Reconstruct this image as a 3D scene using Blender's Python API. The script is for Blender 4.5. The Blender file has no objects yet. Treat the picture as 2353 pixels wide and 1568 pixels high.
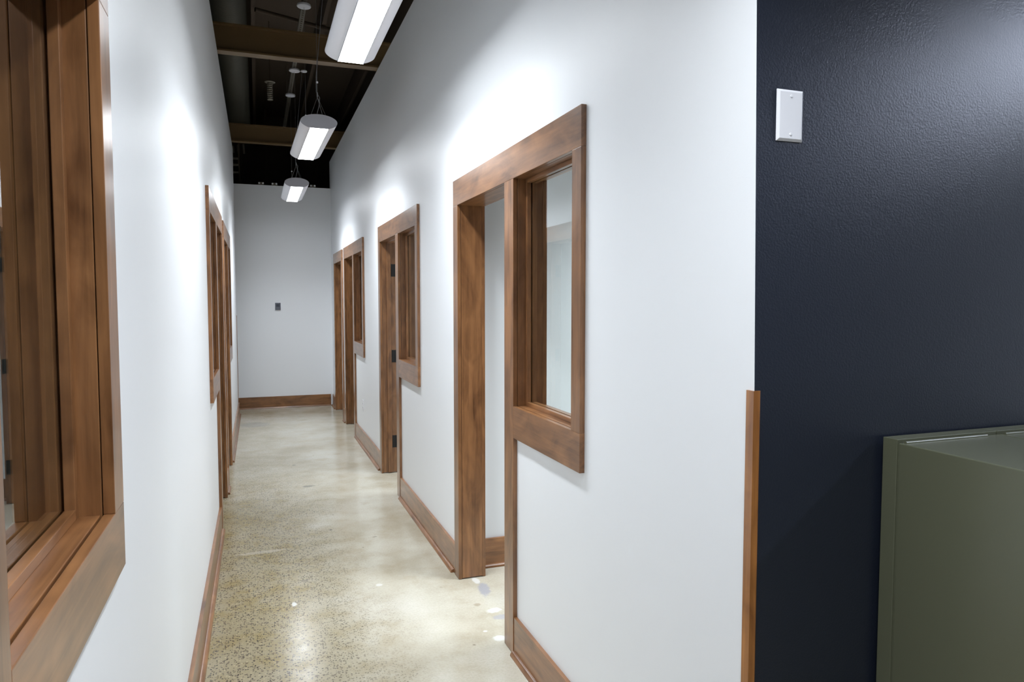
import bpy, bmesh, math, random
from mathutils import Vector, Matrix
random.seed(7)
C = bpy.context.scene.collection
sc = bpy.context.scene

# ------------------------------------------------------------------ measured layout (metres)
XL, XR = -0.263, 1.046          # corridor faces of the two side walls
WT = 0.118                      # wall thickness
ZTL, ZTR, ZE = 3.575, 3.597, 3.190
YE = 10.735                     # end wall face
ZH, ZHB = 2.204, 2.0655         # head casing top / bottom
ZS, ZSB = 1.0967, 0.9594        # sill line / underside of the apron casing
CT = 0.019                      # casing thickness
BH = 0.168                      # baseboard height
YN = 1.31                       # navy wall face

# ------------------------------------------------------------------ materials
def srgb(r, g, b):
    f = lambda c: (c/255/12.92) if c/255 <= .04045 else ((c/255+.055)/1.055)**2.4
    return (f(r), f(g), f(b), 1)

def newmat(name):
    m = bpy.data.materials.new(name); m.use_nodes = True
    nt = m.node_tree; b = nt.nodes['Principled BSDF']
    return m, nt, b

def N(nt, t, **kw):
    n = nt.nodes.new(t)
    for k, v in kw.items(): setattr(n, k, v)
    return n

def simple(name, col, rough=.5, metal=0, spec=.5, bump=None, coat=0):
    m, nt, b = newmat(name)
    b.inputs['Base Color'].default_value = col
    b.inputs['Roughness'].default_value = rough
    b.inputs['Metallic'].default_value = metal
    b.inputs['Specular IOR Level'].default_value = spec
    b.inputs['Coat Weight'].default_value = coat
    tc = N(nt, 'ShaderNodeTexCoord')
    nz = N(nt, 'ShaderNodeTexNoise'); nz.inputs['Scale'].default_value = (bump or (60, .02))[0]
    nz.inputs['Detail'].default_value = 4
    nt.links.new(tc.outputs['Object'], nz.inputs['Vector'])
    bp = N(nt, 'ShaderNodeBump'); bp.inputs['Strength'].default_value = (bump or (60, .02))[1]
    bp.inputs['Distance'].default_value = .002
    nt.links.new(nz.outputs['Fac'], bp.inputs['Height'])
    nt.links.new(bp.outputs['Normal'], b.inputs['Normal'])
    return m

def wood(name, axis, dark, light, rough=.34):
    """stained maple, grain running along one axis"""
    m, nt, b = newmat(name)
    L = nt.links.new
    tc = N(nt, 'ShaderNodeTexCoord'); oi = N(nt, 'ShaderNodeObjectInfo')
    off = N(nt, 'ShaderNodeVectorMath', operation='SCALE'); off.inputs[0].default_value = (13.1, 7.7, 5.3)
    L(oi.outputs['Random'], off.inputs['Scale'])
    add = N(nt, 'ShaderNodeVectorMath', operation='ADD')
    L(tc.outputs['Object'], add.inputs[0]); L(off.outputs[0], add.inputs[1])
    mp = N(nt, 'ShaderNodeMapping'); s = [30, 30, 30]; s[axis] = 1.6
    mp.inputs['Scale'].default_value = s; L(add.outputs[0], mp.inputs['Vector'])
    n1 = N(nt, 'ShaderNodeTexNoise'); n1.inputs['Scale'].default_value = 1.3; n1.inputs['Detail'].default_value = 8
    n1.inputs['Roughness'].default_value = .62; n1.inputs['Distortion'].default_value = .6
    L(mp.outputs[0], n1.inputs['Vector'])
    mp2 = N(nt, 'ShaderNodeMapping'); s2 = [11, 11, 11]; s2[axis] = 4.2
    mp2.inputs['Scale'].default_value = s2; L(add.outputs[0], mp2.inputs['Vector'])
    n2 = N(nt, 'ShaderNodeTexNoise'); n2.inputs['Scale'].default_value = 1.0; n2.inputs['Detail'].default_value = 4
    n2.inputs['Distortion'].default_value = 1.2
    L(mp2.outputs[0], n2.inputs['Vector'])
    mx = N(nt, 'ShaderNodeMix'); mx.data_type = 'FLOAT'; mx.inputs[0].default_value = .5
    L(n1.outputs['Fac'], mx.inputs[2]); L(n2.outputs['Fac'], mx.inputs[3])
    cr = N(nt, 'ShaderNodeValToRGB')
    cr.color_ramp.elements[0].position = .33; cr.color_ramp.elements[0].color = dark
    cr.color_ramp.elements[1].position = .66; cr.color_ramp.elements[1].color = light
    L(mx.outputs[0], cr.inputs['Fac'])
    # small per-board tone variation
    hv = N(nt, 'ShaderNodeHueSaturation')
    mr = N(nt, 'ShaderNodeMapRange'); mr.inputs['To Min'].default_value = .86; mr.inputs['To Max'].default_value = 1.14
    L(oi.outputs['Random'], mr.inputs['Value']); L(mr.outputs[0], hv.inputs['Value'])
    L(cr.outputs['Color'], hv.inputs['Color']); L(hv.outputs['Color'], b.inputs['Base Color'])
    b.inputs['Roughness'].default_value = rough
    b.inputs['Specular IOR Level'].default_value = .5
    b.inputs['Coat Weight'].default_value = .6; b.inputs['Coat Roughness'].default_value = .22
    bp = N(nt, 'ShaderNodeBump'); bp.inputs['Strength'].default_value = .06; bp.inputs['Distance'].default_value = .001
    L(n1.outputs['Fac'], bp.inputs['Height']); L(bp.outputs['Normal'], b.inputs['Normal'])
    return m

WD, WL = srgb(88, 54, 27), srgb(156, 108, 67)
wood_z = wood('stained_wood_upright', 2, WD, WL)
wood_y = wood('stained_wood_lengthwise', 1, WD, WL)
wood_x = wood('stained_wood_crosswise', 0, WD, WL)
wood_trim = wood('amber_wood', 2, srgb(104, 60, 24), srgb(172, 114, 58))
wall_white = simple('white_wall_paint', srgb(237, 239, 241), .42, spec=.35, bump=(260, .05))
drywall = simple('room_wall_paint', srgb(222, 226, 228), .5, spec=.3, bump=(260, .05))

def navy_mat():
    m, nt, b = newmat('navy_wall_paint'); L = nt.links.new
    b.inputs['Base Color'].default_value = srgb(31, 36, 48)
    b.inputs['Roughness'].default_value = .33
    b.inputs['Specular IOR Level'].default_value = .6
    tc = N(nt, 'ShaderNodeTexCoord')
    nz = N(nt, 'ShaderNodeTexNoise'); nz.inputs['Scale'].default_value = 190; nz.inputs['Detail'].default_value = 5
    nz.inputs['Roughness'].default_value = .6
    L(tc.outputs['Object'], nz.inputs['Vector'])
    bp = N(nt, 'ShaderNodeBump'); bp.inputs['Strength'].default_value = .35; bp.inputs['Distance'].default_value = .0022
    L(nz.outputs['Fac'], bp.inputs['Height']); L(bp.outputs['Normal'], b.inputs['Normal'])
    return m
navy = navy_mat()

def floor_mat():
    m, nt, b = newmat('polished_concrete'); L = nt.links.new
    tc = N(nt, 'ShaderNodeTexCoord'); P = tc.outputs['Object']
    def noise(scale, detail=4, rough=.5, vec=P):
        n = N(nt, 'ShaderNodeTexNoise'); n.inputs['Scale'].default_value = scale
        n.inputs['Detail'].default_value = detail; n.inputs['Roughness'].default_value = rough
        L(vec, n.inputs['Vector']); return n.outputs['Fac']
    def ramp(fac, stops):
        r = N(nt, 'ShaderNodeValToRGB'); e = r.color_ramp.elements
        while len(e) < len(stops): e.new(.5)
        for el, (p, c) in zip(e, stops): el.position = p; el.color = c
        L(fac, r.inputs['Fac']); return r.outputs['Color']
    def mix(f, a, bb, mode='MIX'):
        x = N(nt, 'ShaderNodeMix'); x.data_type = 'RGBA'; x.blend_type = mode
        for s, v in ((x.inputs[0], f), (x.inputs[6], a), (x.inputs[7], bb)):
            if hasattr(v, 'links'): L(v, s)
            else: s.default_value = v
        return x.outputs[2]
    def math_(op, a, bb=None, clamp=False):
        x = N(nt, 'ShaderNodeMath', operation=op); x.use_clamp = clamp
        for s, v in zip(x.inputs, (a, bb)):
            if v is None: continue
            if hasattr(v, 'links'): L(v, s)
            else: s.default_value = v
        return x.outputs[0]
    def mrange(v, a, bb, c=0, d=1, smooth=True):
        x = N(nt, 'ShaderNodeMapRange'); x.interpolation_type = 'SMOOTHSTEP' if smooth else 'LINEAR'
        x.inputs['From Min'].default_value = a; x.inputs['From Max'].default_value = bb
        x.inputs['To Min'].default_value = c; x.inputs['To Max'].default_value = d
        L(v, x.inputs['Value']); return x.outputs[0]
    cloud = noise(1.6, 5, .55)
    base = ramp(cloud, [(.3, srgb(166, 157, 136)), (.5, srgb(190, 184, 167)), (.72, srgb(204, 200, 188))])
    stain = noise(4.5, 6, .65)
    base = mix(mrange(stain, .5, .72, 0, .35), base, srgb(160, 146, 116))
    fine = noise(90, 3, .7)
    base = mix(mrange(fine, .35, .75, 0, .16), base, srgb(110, 98, 70))
    # exposed aggregate: ground deeper along the left side
    sx = N(nt, 'ShaderNodeSeparateXYZ'); L(P, sx.inputs[0])
    edge = math_('ADD', sx.outputs['X'], math_('MULTIPLY', math_('SUBTRACT', noise(2.3, 4, .6), .5), .6))
    mx_ = mrange(edge, .10, .70, 1, 0)
    my_ = mrange(sx.outputs['Y'], 4.2, 8.0, 1, .25)
    mask = math_('MULTIPLY', mx_, my_, True)
    base = mix(math_('MULTIPLY', mask, .75), base, srgb(124, 110, 74))
    base = mix(math_('MULTIPLY', mask, mrange(noise(5.5, 5, .6), .42, .7, 0, .6)), base, srgb(128, 108, 54))
    def chips(scale, thr, soft=.04):
        v = N(nt, 'ShaderNodeTexVoronoi'); v.inputs['Scale'].default_value = scale
        wv = N(nt, 'ShaderNodeVectorMath', operation='ADD')
        nn = N(nt, 'ShaderNodeTexNoise'); nn.inputs['Scale'].default_value = scale*.9
        L(P, nn.inputs['Vector'])
        scl = N(nt, 'ShaderNodeVectorMath', operation='SCALE'); scl.inputs['Scale'].default_value = .9/scale
        L(nn.outputs['Color'], scl.inputs[0]); L(P, wv.inputs[0]); L(scl.outputs[0], wv.inputs[1])
        L(wv.outputs[0], v.inputs['Vector'])
        sep = N(nt, 'ShaderNodeSeparateColor'); L(v.outputs['Color'], sep.inputs[0])
        shape = mrange(v.outputs['Distance'], .30, .42, 1, 0)
        return shape, sep
    s1, c1 = chips(104, .5)
    dk = math_('MULTIPLY', s1, mrange(c1.outputs[0], .40, .46), True)
    base = mix(math_('MULTIPLY', dk, math_('MULTIPLY', mask, .95)), base, srgb(44, 38, 34))
    lt = math_('MULTIPLY', s1, mrange(c1.outputs[1], .74, .78), True)
    base = mix(math_('MULTIPLY', lt, math_('MULTIPLY', mask, .45)), base, srgb(190, 176, 140))
    s2, c2 = chips(66, .5)
    rd = math_('MULTIPLY', s2, mrange(c2.outputs[0], .62, .68), True)
    base = mix(math_('MULTIPLY', rd, math_('MULTIPLY', mask, .75)), base, srgb(66, 54, 48))
    s3, c3 = chips(26, .5)
    few = math_('MULTIPLY', s3, mrange(c3.outputs[2], .972, .976), True)
    base = mix(math_('MULTIPLY', few, .7), base, srgb(92, 84, 72))
    # filler patches and paint drips by the first doorway, scuffs further on
    def blot(cx, cy, rx, ry, rot, colr, amt=.9):
        mp = N(nt, 'ShaderNodeMapping', vector_type='TEXTURE')
        mp.inputs['Location'].default_value = (cx, cy, 0)
        mp.inputs['Rotation'].default_value = (0, 0, rot)
        mp.inputs['Scale'].default_value = (rx, ry, 1)
        L(P, mp.inputs['Vector'])
        ln = N(nt, 'ShaderNodeVectorMath', operation='LENGTH'); L(mp.outputs[0], ln.inputs[0])
        d = math_('ADD', ln.outputs['Value'], math_('MULTIPLY', math_('SUBTRACT', noise(38, 3), .5), .9))
        return math_('MULTIPLY', mrange(d, .6, 1.1, 1, 0), amt*.8), colr
    white, grey, dark = srgb(214, 214, 210), srgb(150, 152, 162), srgb(84, 80, 76)
    for a in ((1.114, 3.68, .022, .05, 0, white), (1.120, 3.55, .035, .10, -.2, grey),
              (1.03, 3.378, .02, .02, 0, srgb(128, 112, 80), .5), (1.09, 3.287, .045, .028, .3, white),
              (1.10, 3.205, .045, .03, 0, grey, .7), (.98, 3.088, .012, .010, 0, white),
              (1.02, 3.0, .034, .030, .4, white), (.374, 6.066, .055, .035, 0, dark, .7),
              (-.06, 9.35, .20, .22, .3, srgb(112, 110, 112), .45), (.30, 6.9, .02, .03, 0, dark, .5),
              (.442, 4.846, .011, .016, 0, dark, .9), (.22, 4.0, .02, .02, 0, dark, .6), (.6, 3.8, .02, .02, .4, white, .7),
              (.7, 4.6, .02, .014, .4, dark, .5), (.0, 4.55, .17, .03, .05, srgb(186, 180, 166), .45), (.15, 3.7, .014, .03, 0, white, .7)):
        f, c = blot(*a)
        base = mix(f, base, c)
    L(base, b.inputs['Base Color'])
    rr = mrange(noise(7, 5, .6), .3, .75, .13, .205)
    L(math_('ADD', rr, math_('MULTIPLY', mask, .05)), b.inputs['Roughness'])
    b.inputs['Specular IOR Level'].default_value = .6
    bp = N(nt, 'ShaderNodeBump'); bp.inputs['Strength'].default_value = .10; bp.inputs['Distance'].default_value = .003
    L(noise(26, 4, .6), bp.inputs['Height']); L(bp.outputs['Normal'], b.inputs['Normal'])
    return m
concrete = floor_mat()

def glass_mat():
    m, nt, b = newmat('clear_glass'); L = nt.links.new
    nt.nodes.remove(b); out = nt.nodes['Material Output']
    tr = N(nt, 'ShaderNodeBsdfTransparent'); tr.inputs['Color'].default_value = (.95, .975, .965, 1)
    gl = N(nt, 'ShaderNodeBsdfGlossy'); gl.inputs['Roughness'].default_value = 0.0
    fr = N(nt, 'ShaderNodeFresnel'); fr.inputs['IOR'].default_value = 1.5
    mx = N(nt, 'ShaderNodeMixShader')
    ge = N(nt, 'ShaderNodeNewGeometry')
    inv = N(nt, 'ShaderNodeMath', operation='SUBTRACT'); inv.inputs[0].default_value = 1; L(ge.outputs['Backfacing'], inv.inputs[1])
    mu = N(nt, 'ShaderNodeMath', operation='MULTIPLY'); L(inv.outputs[0], mu.inputs[0]); L(fr.outputs[0], mu.inputs[1])
    # both faces of the pane reflect: 2F/(1+F)
    dn = N(nt, 'ShaderNodeMath', operation='ADD'); dn.inputs[1].default_value = 1; L(mu.outputs[0], dn.inputs[0])
    tw = N(nt, 'ShaderNodeMath', operation='MULTIPLY'); tw.inputs[1].default_value = 2; L(mu.outputs[0], tw.inputs[0])
    dv = N(nt, 'ShaderNodeMath', operation='DIVIDE'); L(tw.outputs[0], dv.inputs[0]); L(dn.outputs[0], dv.inputs[1])
    L(dv.outputs[0], mx.inputs[0]); L(tr.outputs[0], mx.inputs[1]); L(gl.outputs[0], mx.inputs[2])
    L(mx.outputs[0], out.inputs['Surface'])
    return m
glass = glass_mat()

def emit_mat(name, col, strength):
    m, nt, b = newmat(name)
    b.inputs['Base Color'].default_value = (.9, .9, .9, 1)
    b.inputs['Emission Color'].default_value = col
    b.inputs['Emission Strength'].default_value = strength
    return m
LENS = 11.5
POWER = 12.0
SPREAD = math.radians(128)
hall_lens_mat = emit_mat('luminous_hall_diffuser', (.72, .80, 1.0, 1), 52)
lens_mat = emit_mat('luminous_diffuser', (.90, .95, 1.0, 1), LENS)
fixture_white = simple('white_powder_coat', srgb(226, 226, 232), .45)
fixture_cap = simple('light_grey_end_cap', srgb(186, 186, 194), .5)
cable_steel = simple('braided_steel', srgb(170, 170, 172), .35, metal=.8)
cord_grey = simple('grey_cord', srgb(120, 120, 124), .6)
white_plastic = simple('white_plastic', srgb(236, 236, 240), .3)
black_metal = simple('black_metal', srgb(30, 28, 27), .45, metal=.2)
grey_plastic = simple('grey_plastic', srgb(94, 98, 108), .4)
olive = simple('olive_enamel', srgb(90, 92, 74), .27, spec=.5, bump=(420, .10))
old_steel = simple('old_brown_steel', srgb(122, 99, 66), .40, metal=.3, bump=(22, .5))
dark_deck = simple('dark_roof_deck', srgb(96, 82, 68), .8, bump=(12, .3))
dark_board = simple('dark_joist', srgb(84, 70, 56), .8, bump=(12, .3))
duct_mat = simple('dull_duct', srgb(84, 82, 72), .6, metal=.2, bump=(30, .3))
galv = simple('galvanised_steel', srgb(140, 134, 120), .45, metal=.5)

# ------------------------------------------------------------------ mesh helpers
def bx(bm, x0, x1, y0, y1, z0, z1):
    if x0 > x1: x0, x1 = x1, x0
    if y0 > y1: y0, y1 = y1, y0
    v = [bm.verts.new((x, y, z)) for x in (x0, x1) for y in (y0, y1) for z in (z0, z1)]
    for f in ((0, 1, 3, 2), (4, 6, 7, 5), (0, 4, 5, 1), (2, 3, 7, 6), (0, 2, 6, 4), (1, 5, 7, 3)):
        bm.faces.new([v[i] for i in f])

def BM(*boxes):
    bm = bmesh.new()
    for b in boxes: bx(bm, *b)
    return bm

def prism(bm, pts, axis, a, b):
    """closed profile pts extruded along an axis (0,1,2) from a to b"""
    def mk(p, t):
        if axis == 0: return (t, p[0], p[1])
        if axis == 1: return (p[0], t, p[1])
        return (p[0], p[1], t)
    A = [bm.verts.new(mk(p, a)) for p in pts]; B = [bm.verts.new(mk(p, b)) for p in pts]
    n = len(pts)
    for i in range(n): bm.faces.new((A[i], A[(i+1) % n], B[(i+1) % n], B[i]))
    bm.faces.new(A[::-1]); bm.faces.new(B)

def tube(bm, p, q, r, n=8):
    p, q = Vector(p), Vector(q); d = (q-p).normalized()
    u = d.orthogonal().normalized(); w = d.cross(u)
    A, B = [], []
    for i in range(n):
        a = 2*math.pi*i/n; o = (u*math.cos(a)+w*math.sin(a))*r
        A.append(bm.verts.new(p+o)); B.append(bm.verts.new(q+o))
    for i in range(n): bm.faces.new((A[i], A[(i+1) % n], B[(i+1) % n], B[i]))
    bm.faces.new(A[::-1]); bm.faces.new(B)

def lathe(bm, prof, axis, c, n=24):
    """profile [(r, t)] revolved about an axis through point c"""
    rings = []
    for r, t in prof:
        ring = []
        for i in range(n):
            a = 2*math.pi*i/n; o = [0, 0, 0]
            o[axis] = t; o[(axis+1) % 3] = r*math.cos(a); o[(axis+2) % 3] = r*math.sin(a)
            ring.append(bm.verts.new(Vector(c)+Vector(o)))
        rings.append(ring)
    for A, B in zip(rings, rings[1:]):
        for i in range(n): bm.faces.new((A[i], A[(i+1) % n], B[(i+1) % n], B[i]))
    bm.faces.new(rings[0][::-1]); bm.faces.new(rings[-1])

def wpos(o):
    v = Vector((0, 0, 0))
    while o: v += o.location; o = o.parent
    return v

def obj(name, bm, mat, parent=None, bevel=0, smooth=False, segs=2, origin=None):
    if bevel:
        bmesh.ops.bevel(bm, geom=list(bm.edges), offset=bevel, segments=segs, affect='EDGES', profile=.6, clamp_overlap=True)
    bmesh.ops.recalc_face_normals(bm, faces=bm.faces)
    org = Vector(origin) if origin else Vector((0, 0, 0))
    sh = wpos(parent) if parent else Vector((0, 0, 0))
    bmesh.ops.translate(bm, verts=bm.verts, vec=-sh-org)
    me = bpy.data.meshes.new(name); bm.to_mesh(me); bm.free()
    if smooth:
        for p in me.polygons: p.use_smooth = True
    me.materials.append(mat)
    o = bpy.data.objects.new(name, me); C.objects.link(o)
    o.location = org
    if parent: o.parent = parent
    return o

def tag(o, label, cat, group=None, kind=None):
    o['label'] = label; o['category'] = cat
    if group: o['group'] = group
    if kind: o['kind'] = kind
    return o

def thing(name, loc, label, cat, group=None, kind=None):
    o = bpy.data.objects.new(name, None); C.objects.link(o); o.location = loc
    o.empty_display_size = .1
    return tag(o, label, cat, group, kind)

def smooth_by_angle(o, ang=35):
    me = o.data
    for p in me.polygons: p.use_smooth = True
    bm = bmesh.new(); bm.from_mesh(me)
    for e in bm.edges:
        if len(e.link_faces) == 2 and e.calc_face_angle(0) > math.radians(ang): e.smooth = False
    bm.to_mesh(me); bm.free()

# ------------------------------------------------------------------ shell
def S(name, bm, mat, label, cat, **k):
    return tag(obj(name, bm, mat, **k), label, cat, kind='structure')

S('floor', BM((-4.2, 6.5, -6.0, 13.5, -.10, 0)), concrete, 'polished tan concrete corridor floor, speckled with stone along its left side', 'floor')
S('ceiling', BM((-4.2, 6.5, -6.0, 13.5, 4.75, 4.87)), dark_deck, 'dark open roof deck high above the corridor', 'ceiling')

G = .018   # jamb board thickness behind the casings
# (y0,y1,z0,z1) openings
WR1 = (2.242, 2.835); DR1 = (2.950, 3.720)
WR2 = (4.822, 5.438); DR2 = (5.550, 6.297)
WR3 = (7.458, 8.100); DR3 = (8.208, 8.980)
DR4 = (9.360, 10.212)
WL1 = (0.838, 1.406); DL1 = (-.055, .724)
WL2 = (4.465, 5.065); DL2 = (5.180, 5.915)
DL3 = (6.338, 7.085); WL3 = (7.200, 7.728)

def wall_bm(x0, x1, ya, yb, top, opens):
    bm = bmesh.new(); y = ya
    for o0, o1, z0, z1 in sorted(opens):
        bx(bm, x0, x1, y, o0-G, 0, top)
        bx(bm, x0, x1, o0-G, o1+G, z1+G, top)
        if z0 > 0: bx(bm, x0, x1, o0-G, o1+G, 0, z0-G)
        y = o1+G
    bx(bm, x0, x1, y, yb, 0, top)
    return bm
bmR = wall_bm(XR, XR+WT, 1.60, YE+.12, ZTR, [WR1+(ZS, ZHB), DR1+(0, ZHB), WR2+(ZS, ZHB), DR2+(0, ZHB), WR3+(ZS, ZHB), DR3+(0, ZHB), DR4+(0, ZHB)])
# free end of the right wall: plumb up to the top of the wooden guard, leaning very slightly back above it
rows = [(0, 1.302), (1.36, 1.300), (2.25, 1.318), (ZTR, 1.340)]
def yend(z):
    for (a, ya), (b, yb) in zip(rows, rows[1:]):
        if z <= b: return ya+(yb-ya)*(z-a)/(b-a)
    return rows[-1][1]
prism(bmR, [(y, z) for z, y in rows]+[(1.60, ZTR), (1.60, 0)], 0, XR, XR+.0012)
bx(bmR, XR+.0014, XR+WT, 1.4405, 1.5999, 0, ZTR)
S('wall_right', bmR, wall_white, 'long white corridor wall on the right with wood-framed doorways and windows', 'wall')
S('wall_left', wall_bm(XL-WT, XL, -5.9, 10.25, ZTL, [WL1+(1.171, ZHB), DL1+(0, ZHB), WL2+(ZS, ZHB), DL2+(0, ZHB), DL3+(0, ZHB), WL3+(ZS, ZHB)]), wall_white,
  'long white corridor wall on the left with wood-framed windows', 'wall')
S('wall_end', BM((-3.2, XR, YE, YE+.12, 0, ZE)), wall_white, 'plain white wall closing the far end of the corridor, lower than the side walls', 'wall')
# navy wall, square to the corridor
bm = bmesh.new()
prism(bm, [(y+.0002, z) for z, y in rows]+[(1.44, ZTR), (1.44, 0)], 0, XR+.0013, 5.0)
S('wall_navy', bm, navy, 'dark navy painted wall at the right, behind the olive file cabinets', 'wall')
# rooms and hall around
S('partition_wall', BM((XR+WT+.001, 4.4, 3.862, 3.98, 0, 3.58)), drywall, 'white partition wall seen inside the nearest right doorway', 'wall')
S('partition_wall', BM((XR+WT+.001, 4.4, 6.44, 6.56, 0, 3.58)), drywall, 'white partition wall inside the second right doorway', 'wall')
S('partition_wall', BM((XR+WT+.001, 4.4, 9.12, 9.24, 0, 3.58)), drywall, 'white partition wall inside the third right doorway', 'wall')
S('partition_wall', BM((XR+WT+.001, 4.4, YE+.13, YE+.25, 0, 3.58)), drywall, 'white partition wall inside the farthest right doorway', 'wall')
S('room_back_wall', BM((4.4, 4.52, 1.45, YE+.25, 0, 3.58)), drywall, 'white back wall of the rooms on the right of the corridor', 'wall')
S('room_back_wall', BM((-3.32, -3.2, -5.9, 13, 0, 3.58)), drywall, 'white back wall of the unlit rooms on the left', 'wall')
for y, w in ((-.25, 'before the nearest'), (3.9, 'past the nearest'), (6.08, 'between the second and third'), (8.2, 'past the third')):
    S('partition_wall', BM((-3.2, XL-WT-.001, y, y+.1, 0, 3.55)), drywall, 'white partition in the unlit left rooms, %s left window' % w, 'wall')
S('hall_wall', BM((XL-.3, 5.1, -5.98, -5.9, 0, 4.7)), drywall, 'white hall wall behind the viewpoint', 'wall')
S('hall_wall', BM((5.0, 5.1, -5.9, 1.30, 0, 4.7)), drywall, 'white hall wall far right of the cabinets', 'wall')

# ------------------------------------------------------------------ door and window frames
def X(side, t):      # t>0 into the wall, t<0 out into the corridor
    return XR+t if side == 'R' else XL-t

def window(n, side, w, ycas, zs, zsb, outer_y, label):
    """w: clear opening; outer_y: outer edge of the free-side casing; ycas: 'near' or 'far' free side"""
    y0, y1 = w; t0, t1 = -CT, WT+CT
    root = thing('window_%d' % n, (X(side, 0), (y0+y1)/2, zs), label, 'window', kind='structure')
    xx = lambda a, b: (X(side, a), X(side, b))
    B = .0016
    if outer_y < y0: ca, cb = outer_y, y0
    else: ca, cb = y1, outer_y
    full = (outer_y, y1) if outer_y < y0 else (y0, outer_y)
    obj('side_casing', BM((*xx(-CT, 0), ca, cb, zs, ZHB)), wood_z, root, B)
    ap = obj('apron_casing', BM((*xx(-CT, 0), full[0], full[1], zsb, zs)), wood_y, root, B)
    obj('jamb', BM((*xx(0.0015, WT), y0-G, y0, zs-G, ZHB+G)), wood_z, root, B)
    obj('jamb', BM((*xx(0.0015, WT), y1, y1+G, zs-G, ZHB+G)), wood_z, root, B)
    obj('head_jamb', BM((*xx(0.0015, WT), y0, y1, ZHB, ZHB+G)), wood_y, root, B)
    obj('sill', BM((*xx(0.0045, WT), y0, y1, zs-G, zs)), wood_y, root, B)
    p = .018
    for nm, a, b_ in (('glazing_stop', .038, .056), ('glazing_stop', .064, .084)):
        obj(nm, BM((*xx(a, b_), y0, y0+p, zs, ZHB)), wood_z, root, B)
        obj(nm, BM((*xx(a, b_), y1-p, y1, zs, ZHB)), wood_z, root, B)
        obj(nm, BM((*xx(a, b_), y0+p, y1-p, zs, zs+p)), wood_y, root, B)
        obj(nm, BM((*xx(a, b_), y0+p, y1-p, ZHB-p, ZHB)), wood_y, root, B)
    obj('glass_pane', BM((*xx(.0575, .0625), y0+.002, y1-.002, zs+.002, ZHB-.002)), glass, root)
    # casing on the room side
    r0, r1 = (full[0], full[1])
    obj('room_casing', BM((*xx(WT, WT+CT), ca, cb, zs, ZHB)), wood_z, root, B)
    obj('room_apron_casing', BM((*xx(WT, WT+CT), r0, r1, zsb, zs)), wood_y, root, B)
    return root

def door(n, side, d, post, far_outer, head, label, hinges=True, stop=True, zs_post=0):
    """d: clear opening; post=(y0,y1) of the casing shared with the window; far_outer: outer edge of the other casing"""
    y0, y1 = d
    root = thing('door_%d' % n, (X(side, 0), (y0+y1)/2, 0), label, 'door frame', kind='structure')
    xx = lambda a, b: (X(side, a), X(side, b))
    B = .0016
    e0, e1 = (y1, far_outer) if far_outer > y1 else (far_outer, y0)
    obj('head_casing', BM((*xx(-CT, 0), head[0], head[1], ZHB, ZH)), wood_y, root, B)
    obj('side_casing', BM((*xx(-CT, 0), e0, e1, .002, ZHB)), wood_z, root, B)
    obj('post_casing', BM((*xx(-CT, 0), post[0], post[1], .002, ZHB)), wood_z, root, B)
    obj('jamb', BM((*xx(.0015, WT), y0-G, y0, .006, ZHB+G)), wood_z, root, B)
    obj('jamb', BM((*xx(.0015, WT), y1, y1+G, .006, ZHB+G)), wood_z, root, B)
    obj('head_jamb', BM((*xx(.0015, WT), y0, y1, ZHB, ZHB+G)), wood_y, root, B)
    if stop:
        a, b_ = .040, .076
        obj('door_stop', BM((*xx(a, b_), y0, y0+.012, .006, ZHB)), wood_z, root, B)
        obj('door_stop', BM((*xx(a, b_), y1-.012, y1, .006, ZHB)), wood_z, root, B)
        obj('door_stop', BM((*xx(a, b_), y0+.012, y1-.012, ZHB-.012, ZHB)), wood_y, root, B)
    if hinges:
        for z in (1.82, 1.055, .285):
            bm = BM((*xx(.080, WT-.001), y1-.003, y1, z-.055, z+.055))
            h = obj('hinge', bm, black_metal, root, .0006)
            bm = bmesh.new(); tube(bm, (X(side, WT+.004), y1-.006, z-.055), (X(side, WT+.004), y1-.006, z+.055), .006, 10)
            obj('hinge_barrel', bm, black_metal, h)
            h['label'] = 'black hinge'
    obj('room_head_casing', BM((*xx(WT, WT+CT), head[0], head[1], ZHB, ZH)), wood_y, root, B)
    obj('room_side_casing', BM((*xx(WT, WT+CT), e0, e1, .002, ZHB)), wood_z, root, B)
    obj('room_post_casing', BM((*xx(WT, WT+CT), post[0], post[1], .002, ZHB)), wood_z, root, B)
    return root

window(1, 'R', WR1, 'near', ZS, ZSB, 2.169, 'nearest and largest wood-framed sidelight window on the right white wall')
door(1, 'R', DR1, (WR1[1], DR1[0]), 3.810, (2.169, 3.810), 'nearest right doorway, plain wooden jamb open to a white room', hinges=False, stop=False)
window(2, 'R', WR2, 'near', ZS, ZSB, 4.747, 'wood-framed sidelight window beside the right doorway with black hinges')
door(2, 'R', DR2, (WR2[1], DR2[0]), 6.387, (4.747, 6.387), 'second right doorway, wooden frame with three black hinges')
window(3, 'R', WR3, 'near', ZS, ZSB, 7.383, 'small far wood-framed window on the right wall above the white outlet')
door(3, 'R', DR3, (WR3[1], DR3[0]), 9.071, (7.383, 9.071), 'third right doorway, wooden frame past the small far window', hinges=True)
door(4, 'R', DR4, (9.272, DR4[0]), 10.302, (9.272, 10.302), 'farthest right doorway, dark wooden frame without a window by the end wall', hinges=False)
window(4, 'L', WL1, 'far', 1.171, 1.050, 1.490, 'large wood-framed window cut off at the left edge of the photo')
door(5, 'L', DL1, (DL1[1], WL1[0]), -.145, (-.145, 1.490), 'wooden post and doorway frame at the extreme left edge', hinges=False)
window(5, 'L', WL2, 'near', ZS, ZSB, 4.391, 'wood-framed window on the left wall, its apron hanging nearest')
door(6, 'L', DL2, (WL2[1], DL2[0]), 6.0035, (4.391, 6.0035), 'left doorway sharing its frame with the middle left window')
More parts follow.
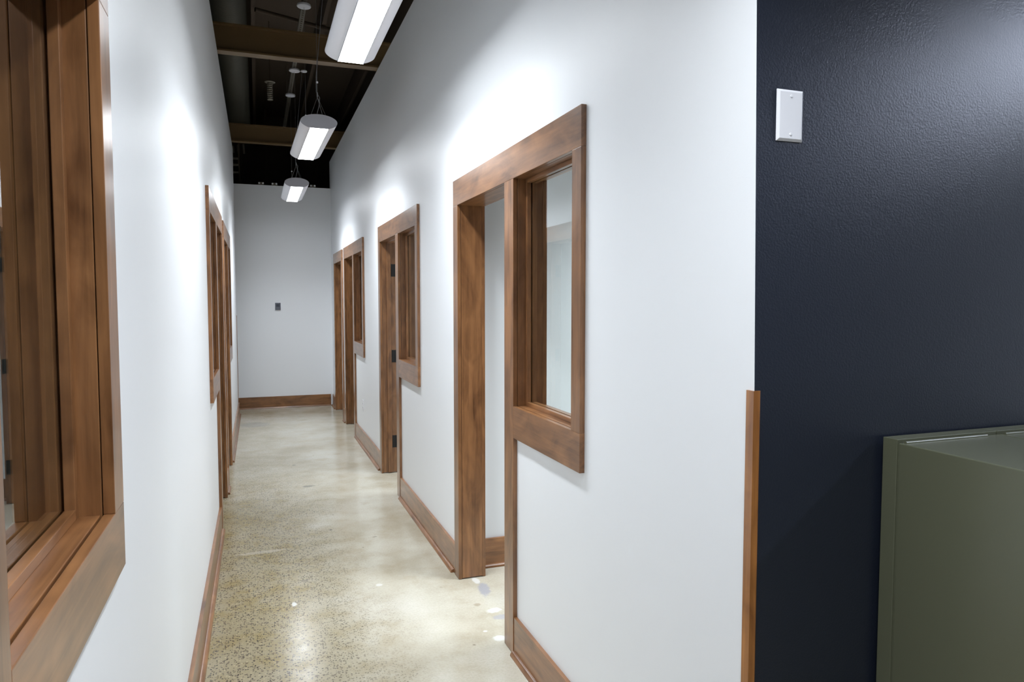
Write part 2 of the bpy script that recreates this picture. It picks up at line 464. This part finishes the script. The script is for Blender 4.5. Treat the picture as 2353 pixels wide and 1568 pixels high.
door(7, 'L', DL3, (DL3[1], WL3[0]), 6.248, (6.248, 7.809), 'farther left doorway whose frame starts just past the middle one', hinges=False)
window(6, 'L', WL3, 'far', ZS, ZSB, 7.809, 'farthest narrow wood-framed window on the left wall')

# ------------------------------------------------------------------ baseboards
def shoe_profile(x, s):
    r = .019; pts = [(x, .0005), (x+s*r, .0005)]
    for i in range(1, 6):
        a = i/6*math.pi/2
        pts.append((x+s*r*math.cos(a), .0005+r*math.sin(a)))
    pts.append((x, .0005+r)); return pts
def baseboard(name, side, ya, yb, label, h=BH, cut=.025):
    s = -1 if side == 'R' else 1; x = XR if side == 'R' else XL
    o = S(name, BM((x, x+s*.016, ya+.0005, yb-.0005, .001, h)), wood_y, label, 'baseboard', bevel=.0015)
    bm = bmesh.new(); prism(bm, shoe_profile(x+s*.0162, s), 1, ya+cut, yb-.004)
    q = obj('shoe_molding', bm, wood_y, o); smooth_by_angle(q)
    return o
baseboard('baseboard_right', 'R', 1.325, 2.835, 'wooden baseboard below the nearest right window')
baseboard('baseboard_right', 'R', 3.810, 5.438, 'wooden baseboard between the first and second right doorways')
baseboard('baseboard_right', 'R', 6.387, 8.100, 'wooden baseboard below the white outlet on the right wall')
baseboard('baseboard_right', 'R', 9.071, 9.272, 'short wooden baseboard piece between the two farthest right doorways', cut=.01)
baseboard('baseboard_right', 'R', 10.302, YE-.02, 'wooden baseboard stub between the farthest right doorway and the end wall', cut=.01)
baseboard('baseboard_left', 'L', .838, 5.065, 'long wooden baseboard running along the near left wall', cut=.01)
baseboard('baseboard_left', 'L', 6.0035, 6.248, 'short wooden baseboard piece between the two left doorways', cut=.01)
baseboard('baseboard_left', 'L', 7.200, 10.24, 'wooden baseboard of the far left wall near the end wall', cut=.01)
baseboard('baseboard_left', 'L', -5.8, -.145, 'wooden baseboard of the left wall behind the viewpoint', cut=.01)
def baseboard_x(name, x0, x1, y, label):
    o = S(name, BM((x0, x1, y-.016, y, .001, BH)), wood_x, label, 'baseboard', bevel=.0015)
    pts = [(-p[0]+2*y-.0324 if False else y-.0162-(p[0]), p[1]) for p in shoe_profile(0, 1)]
    bm = bmesh.new(); prism(bm, pts, 0, x0+.01, x1-.01)
    q = obj('shoe_molding', bm, wood_x, o); smooth_by_angle(q)
baseboard_x('baseboard_end', -3.1, XR-.037, YE, 'dark wooden baseboard across the foot of the end wall')
baseboard_x('baseboard_room', XR+WT+.02, 4.39, 3.862, 'wooden baseboard seen through the nearest right doorway')
baseboard_x('baseboard_room', XR+WT+.02, 4.39, 6.44, 'wooden baseboard inside the second right doorway')

# wooden corner guards
def guard_profile(x, y, sx):
    # L-shaped outside corner strip wrapping the corner at (x, y); sx: direction out of the corridor face
    a, t, b = .020, .0055, .0145
    e = .0004
    return [(x+sx*t, y-t), (x+sx*t, y+a), (x+sx*e, y+a), (x+sx*e, y-e), (x-sx*b, y-e), (x-sx*b, y-t+.002), (x-sx*(b-.003), y-t)]
bm = bmesh.new(); prism(bm, guard_profile(XR, 1.2995, -1), 2, .004, 1.348)
S('trim_1', bm, wood_trim, 'half-height amber wooden corner guard where white wall meets navy wall', 'trim')
bm = bmesh.new()
prism(bm, [(XL+.006, 10.232), (XL+.006, 10.256), (XL-.02, 10.256), (XL-.02, 10.2505), (XL+.0004, 10.2505), (XL+.0004, 10.232)], 2, BH+.001, 1.352)
S('trim_2', bm, wood_z, 'thin dark wooden corner guard at the far end of the left wall', 'trim')

# ------------------------------------------------------------------ pendant lights
def ellipse_pts(a, b, chord, n=40):
    """ellipse cut flat at the bottom where its half-width is chord"""
    th = math.acos(chord/a)               # start angle below horizontal
    pts = []
    for i in range(n+1):
        t = -th + (math.pi+2*th)*i/n
        pts.append((a*math.cos(t), b*math.sin(t)))
    return pts
PA, PB, PCH = .130, .054, .066
PLEN = 1.20
ZL = 2.80
def pendant(x, y0, label, group=None, zc=4.10, yaw=0, cords=True, power=1.0, lens=None):
    lens = lens or lens_mat
    """y0: near end, lens at ZL"""
    zc0 = ZL + PB*math.sqrt(1-(PCH/PA)**2)
    root = thing('pendant_light', (0, 0, 0), label, 'pendant light', group)
    root.location = (x, y0+PLEN/2, ZL)
    cy = y0+PLEN/2
    pts = [(x+p[0], zc0+p[1]) for p in ellipse_pts(PA, PB, PCH)]
    bm = bmesh.new()
    # hollow-looking shell: closed except for the flat bottom that holds the diffuser
    prism(bm, pts, 1, y0+.004, y0+PLEN-.004)
    o = obj('housing', bm, fixture_white, root); smooth_by_angle(o, 30)
    for ya, yb in ((y0, y0+.004), (y0+PLEN-.004, y0+PLEN)):
        bm = bmesh.new(); prism(bm, pts, 1, ya, yb); o = obj('end_cap', bm, fixture_cap, root)
    obj('diffuser', BM((x-PCH+.002, x+PCH-.002, y0+.006, y0+PLEN-.006, ZL-.004, ZL-.0002)), lens, root)
    la = bpy.data.lights.new('tube_light', 'AREA'); la.shape = 'RECTANGLE'; la.size = PCH*2-.012; la.size_y = PLEN-.03
    la.energy = POWER*power; la.spread = SPREAD; la.color = (.86, .925, 1.0)
    lo = bpy.data.objects.new('tube_light', la); C.objects.link(lo); lo.parent = root; lo.location = (0, 0, -.0062)
    # thin lips beside the diffuser
    for s in (-1, 1):
        obj('trim_lip', BM((x+s*(PCH-.002), x+s*(PCH+.001), y0+.004, y0+PLEN-.004, ZL-.006, ZL+.002)), fixture_cap, root)
    for ya, near in ((y0+.10, True), (y0+PLEN-.10, False)):
        zt = zc0+PB-.002; apex = Vector((x, ya, zt+.15))
        bm = bmesh.new()
        for sx in (-.055, .055):
            for sy in (-.07, .07):
                zz = zc0+PB*math.sqrt(1-(sx/PA)**2)-.001
                tube(bm, (x+sx, ya+sy, zz), apex, .0011, 6)
        tube(bm, apex, (x, ya, zc), .0011, 6)
        cab = obj('hanging_cable', bm, cable_steel, root)
        bm = bmesh.new(); lathe(bm, [(.003, 0), (.0045, .004), (.0045, .03), (.003, .034)], 2, apex, 12)
        obj('cable_gripper', bm, cable_steel, root)
        bm = bmesh.new(); lathe(bm, [(.004, 0), (.0075, .002), (.0075, .012), (.004, .014)], 2, apex+Vector((0, 0, .10)), 12)
        obj('cable_gripper', bm, white_plastic, root)
        bm = bmesh.new(); lathe(bm, [(.055, 0), (.06, .006), (.055, .022), (.02, .026)], 2, (x, ya, zc-.026), 24)
        o = obj('ceiling_canopy', bm, white_plastic, root); smooth_by_angle(o)
        if near and cords:
            bm = bmesh.new(); prev = None
            for i in range(9):
                f = i/8
                p = Vector((x-.012+.03*math.sin(f*math.pi), ya+.05*(1-f)**2, zt+f*.30))
                if f > .6: p.x = x-.006
                if prev is not None: tube(bm, prev, p, .0026, 6)
                prev = p
            tube(bm, prev, (x+.080, ya+.02, zc-.014), .0022, 6)
            b2 = bmesh.new(); lathe(b2, [(.034, 0), (.037, .004), (.034, .013)], 2, (x+.10, ya+.02, zc-.014), 20)
            o = obj('power_canopy', b2, white_plastic, root); smooth_by_angle(o)
            obj('power_cord', bm, cord_grey, root)
    if yaw: root.rotation_euler[2] = yaw
    return root
pendant(.486, 2.65, 'largest white pendant light, cut off by the top edge')
pendant(.440, 5.375, 'middle white pendant light of the three, steel cables fanning above it', yaw=math.radians(1.0))
pendant(.440, 8.190, 'smallest and farthest white pendant light, hanging before the end wall')
pendant(.487, -.10, 'white pendant light above the viewpoint')
pendant(3.55, -.40, 'white pendant light in front of the navy wall, outside the photo', lens=hall_lens_mat, power=.8)
pendant(2.70, 2.05, 'white pendant light inside the nearest right room', power=3.0)
pendant(2.70, 4.60, 'white pendant light inside the second right room', power=1.5)

# ------------------------------------------------------------------ ceiling steel, ducts
def ibeam(y, label):
    z0, z1 = 3.602, 3.83; w = .10; tf = .014; tw = .010
    pts = [(y-w/2, z0), (y+w/2, z0), (y+w/2, z0+tf), (y+tw/2, z0+tf), (y+tw/2, z1-tf), (y+w/2, z1-tf), (y+w/2, z1),
           (y-w/2, z1), (y-w/2, z1-tf), (y-tw/2, z1-tf), (y-tw/2, z0+tf), (y-w/2, z0+tf)]
    bm = bmesh.new(); prism(bm, pts, 0, -3.3, 4.5)
    return tag(obj('steel_beam', bm, old_steel, origin=(0, 0, 0)), label, 'beam', 'brown steel beams crossing above the corridor')
ibeam(6.43, 'brown steel beam crossing above the corridor, the nearer of the two in view')
ibeam(9.93, 'brown steel beam crossing above the corridor, the farther of the two in view')
ibeam(2.93, 'brown steel beam crossing above the corridor before the frame top')

# roof joists on top of the beams, running with the corridor
for i, (x, lab) in enumerate(((-.62, 'over the left wall'), (.02, 'left of the pendant lights'), (.72, 'right of the pendant lights'), (1.36, 'over the right wall'))):
    bm = BM((x-.02, x+.02, -5.8, 13.2, 4.45, 4.745))
    tag(obj('roof_joist', bm, dark_board, origin=(x, 3, 4.45)), 'dark roof joist running %s' % lab, 'joist', 'dark roof joists')

# slotted channel strut carrying the pendants
t = thing('strut_channel', (.435, 7.0, 4.102), 'slotted steel channel carrying the pendant cables along the ceiling', 'strut')
bm = bmesh.new()
y = -1.0
bx(bm, .4145, .4175, -1, 11.2, 4.103, 4.144); bx(bm, .4525, .4555, -1, 11.2, 4.103, 4.144)
while y < 11.2:      # slotted web: rungs between the slots
    bx(bm, .4175, .4525, y, y+.022, 4.103, 4.106); y += .05
bx(bm, .4175, .427, -1, 11.2, 4.103, 4.1062); bx(bm, .443, .4525, -1, 11.2, 4.103, 4.1062)
obj('channel', bm, galv, t)
for y in (0.5, 2.93, 6.43, 9.93):
    bm = bmesh.new(); tube(bm, (.435, y+.16, 4.144), (.435, y+.16, 4.75), .004, 8)
    obj('threaded_rod', bm, galv, t)

# ribbed duct
bm = bmesh.new(); prof = []; y = 2.0
while y < 13.1:
    prof += [(.150, y), (.160, y+.016), (.150, y+.032)]; y += .045
lathe(bm, prof, 1, (-.20, 0, 4.289), 28)
o = obj('ribbed_duct', bm, duct_mat, origin=(-.20, 2, 4.289)); smooth_by_angle(o, 50)
tag(o, 'dull ribbed flexible duct above the left wall, running along the ceiling', 'duct')

# crossing pipes and conduit
def pipe(name, p, q, r, mat, label, cat):
    bm = bmesh.new(); tube(bm, p, q, r, 14)
    o = obj(name, bm, mat, origin=p); smooth_by_angle(o); tag(o, label, cat); return o
pipe('sprinkler_pipe', (.04, 7.6, 4.426), (2.6, 8.6, 4.426), .022, dark_board, 'dark pipe slanting across above the second beam bay', 'pipe')
pipe('conduit', (.05, 8.9, 4.38), (4.3, 8.9, 4.38), .012, galv, 'thin conduit crossing above the farthest pendant light', 'conduit')
# bright short flexible hose end in the middle bay
bm = bmesh.new(); prof = []; z = 0
for i in range(9): prof += [(.028, z), (.034, z+.008), (.028, z+.016)]; z += .022
lathe(bm, prof+[(.055, z), (.06, z+.006), (.01, z+.008)], 2, (.19, 8.75, 3.86), 16)
o = obj('flexible_drop', bm, galv, origin=(.19, 8.75, 3.86)); smooth_by_angle(o)
bm = bmesh.new(); tube(bm, (.19, 8.75, 4.06), (.19, 8.75, 4.75), .004, 6); obj('hanger_rod', bm, dark_board, o)
tag(o, 'short ribbed metal hose end hanging in the dark between the beams', 'hose')

# beyond the end wall: dark stud wall and clutter
S('wall_back', BM((-4.0, 6.0, 13.2, 13.3, 0, 4.75)), dark_board, 'dark wall far behind and above the end wall', 'wall')
for i in range(7):
    x = -.62+i*.40
    bm = BM((x, x+.035, 12.6, 12.69, 3.0, 4.74))
    tag(obj('wall_stud', bm, dark_board, origin=(x, 12.6, 3.0)), 'dark upright stud in the gap above the end wall', 'stud', 'dark studs beyond the end wall')
# short light-coloured pieces hung at left
for i, (u, z, h) in enumerate(((-.28, 3.745, .10), (-.215, 3.735, .13), (-.135, 3.74, .14))):
    bm = bmesh.new(); tube(bm, (u, 11.4, z), (u-.01, 11.4, z+h), .016, 10)
    o = obj('pipe_stub', bm, galv, origin=(u, 11.4, z))
    bm = bmesh.new(); tube(bm, (u-.01, 11.4, z+h), (u-.01, 11.4, 4.132), .003, 6); obj('hanger_rod', bm, dark_board, o)
    tag(o, ['leftmost', 'middle', 'rightmost'][i]+' of three short pale pipe stubs beyond the far beam', 'pipe', 'pale pipe stubs')
t = thing('wall_rack', (-.20, 11.2, 3.3), 'pale metal rungs in the dark above the end wall, left corner', 'rack')
for z in (3.41, 3.52, 3.61):
    obj('rung', BM((-.42, -.215, 11.2, 11.23, z, z+.03)), galv, t, .002)
obj('upright', BM((-.44, -.42, 11.2, 11.23, 3.0, 3.9)), dark_board, t)
obj('upright', BM((-.215, -.195, 11.2, 11.23, 3.0, 3.9)), dark_board, t)
for i, x in enumerate((.09, .27, .80)):
    t = thing('wall_clip', (x, YE+.03, ZE), ['leftmost', 'middle', 'rightmost'][i]+' small round metal clip standing on top of the end wall', 'clip', 'clips on the end wall top')
    for dx in (-.026, .026):
        bm = bmesh.new(); lathe(bm, [(.011, 0), (.013, .004), (.011, .012), (.005, .016)], 1, (x+dx, YE+.012, ZE+.028), 14)
        o = obj('clip_head', bm, white_plastic, t); smooth_by_angle(o)
    obj('clip_foot', BM((x-.04, x+.04, YE+.026, YE+.05, ZE+.0005, ZE+.045)), galv, t, .002)

# ------------------------------------------------------------------ small fittings
# blank cover plate on the navy wall
yb = yend(1.965)
def plate_bm(cx, cz, w, h, y):
    bm = bmesh.new(); e = .0055
    o = [(cx-w/2, cz-h/2), (cx+w/2, cz-h/2), (cx+w/2, cz+h/2), (cx-w/2, cz+h/2)]
    i = [(cx-w/2+e, cz-h/2+e), (cx+w/2-e, cz-h/2+e), (cx+w/2-e, cz+h/2-e), (cx-w/2+e, cz+h/2-e)]
    A = [bm.verts.new((p[0], y, p[1])) for p in o]; A2 = [bm.verts.new((p[0], y-.0025, p[1])) for p in o]
    B = [bm.verts.new((p[0], y-.0065, p[1])) for p in i]
    bm.faces.new(A)
    for k in range(4):
        bm.faces.new((A[k], A[(k+1) % 4], A2[(k+1) % 4], A2[k])); bm.faces.new((A2[k], A2[(k+1) % 4], B[(k+1) % 4], B[k]))
    bm.faces.new(B[::-1]); return bm
t = thing('cover_plate', (1.135, yb, 1.909), 'blank white cover plate on the navy wall', 'wall plate')
obj('plate', plate_bm(1.1355, 1.9655, .0715, .114, yend(1.91)-.0002), white_plastic, t, .0006)
for z in (1.9655+.042, 1.9655-.042):
    bm = bmesh.new(); lathe(bm, [(.0033, .0), (.0033, -.0012), (.0024, -.0018)], 1, (1.1355, yend(1.91)-.0065, z), 14)
    s = obj('screw', bm, white_plastic, t)

# thermostat on the end wall
t = thing('thermostat', (.285, YE, 1.41), 'small grey wall thermostat on the white end wall', 'thermostat')
obj('back_plate', BM((.243, .329, YE-.008, YE+.001, 1.405, 1.528)), white_plastic, t, .002)
obj('face', BM((.248, .322, YE-.024, YE-.008, 1.418, 1.520)), grey_plastic, t, .003)
obj('screen', BM((.262, .306, YE-.0252, YE-.024, 1.462, 1.502)), simple('dull_screen', srgb(70, 74, 84), .25), t, .0004)

# duplex outlet on right wall
t = thing('wall_outlet', (XR, 7.56, .38), 'white duplex outlet low on the right wall between second and third doorways', 'outlet')
obj('plate', BM((XR-.005, XR-.0003, 7.525, 7.595, .381, .495)), white_plastic, t, .0015)
for z in (.417, .459):
    f = obj('socket', BM((XR-.0075, XR-.005, 7.543, 7.577, z-.014, z+.014)), white_plastic, t, .001)
    obj('slot', BM((XR-.0079, XR-.0075, 7.551, 7.553, z-.006, z+.006), (XR-.0079, XR-.0075, 7.566, 7.568, z-.006, z+.006)), black_metal, f)

# ------------------------------------------------------------------ olive file cabinets
def cabinet(x0, x1, label):
    zt = 1.216; y1 = 1.288; y0 = .60; lip = .040
    t = thing('file_cabinet', ((x0+x1)/2, (y0+y1)/2, 0), label, 'cabinet')
    obj('back_channel', BM((x0, x1, y1-lip, y1, .004, zt+.006)), olive, t, .0016)
    bm = BM((x0+.0008, x1-.0008, y0+.02, y1-lip-.0035, .004, zt-.0015))
    obj('body', bm, olive, t, .003, segs=3)
    obj('seam_fill', BM((x0+.004, x1-.004, y1-lip-.004, y1-lip+.001, .006, zt-.006)), olive, t)
    # rolled bead along the back edge of the top
    bm = bmesh.new(); tube(bm, (x0+.012, y1-lip-.012, zt-.001), (x1-.05, y1-lip-.012, zt-.001), .0042, 12)
    o = obj('rolled_bead', bm, olive, t); smooth_by_angle(o)
    n = 4; h = (zt-.05)/n
    for i in range(n):
        z = .04+i*h
        d = obj('drawer', BM((x0+.012, x1-.012, y0, y0+.021, z+.004, z+h-.006)), olive, t, .003)
        cx = (x0+x1)/2
        obj('handle', BM((cx-.05, cx+.05, y0-.022, y0-.014, z+h*.55, z+h*.55+.014), (cx-.05, cx-.042, y0-.022, y0, z+h*.55, z+h*.55+.014), (cx+.042, cx+.05, y0-.022, y0, z+h*.55, z+h*.55+.014)), galv, d)
        obj('label_holder', BM((cx-.035, cx+.035, y0-.003, y0, z+h*.72, z+h*.72+.028)), galv, d, .0008)
    return t
cabinet(1.418, 1.748, 'olive green metal file cabinet, the nearer with its side in full view')
cabinet(1.751, 2.081, 'olive green metal file cabinet beside the first, mostly beyond the right edge')

# ------------------------------------------------------------------ world, camera, output
w = bpy.data.worlds.new('World'); sc.world = w; w.use_nodes = True
w.node_tree.nodes['Background'].inputs['Color'].default_value = (.5, .55, .6, 1)
w.node_tree.nodes['Background'].inputs['Strength'].default_value = .02

cam = bpy.data.cameras.new('camera'); co = bpy.data.objects.new('camera', cam); C.objects.link(co)
co.location = (0, 0, 1.55)
co.rotation_euler = (math.pi/2-.0569, 0, -.3460)
cam.sensor_width = 36; cam.lens = 1624.4/2353*36
cam.clip_start = .02
sc.camera = co
sc.view_settings.view_transform = 'Standard'; sc.view_settings.look = 'None'
sc.view_settings.exposure = 1.09; sc.view_settings.gamma = 1
sc.view_settings.use_curve_mapping = False
sc.cycles.use_denoising = True
sc.cycles.max_bounces = 10; sc.cycles.diffuse_bounces = 5; sc.cycles.glossy_bounces = 5; sc.cycles.transparent_max_bounces = 16
sc.cycles.sample_clamp_indirect = 8
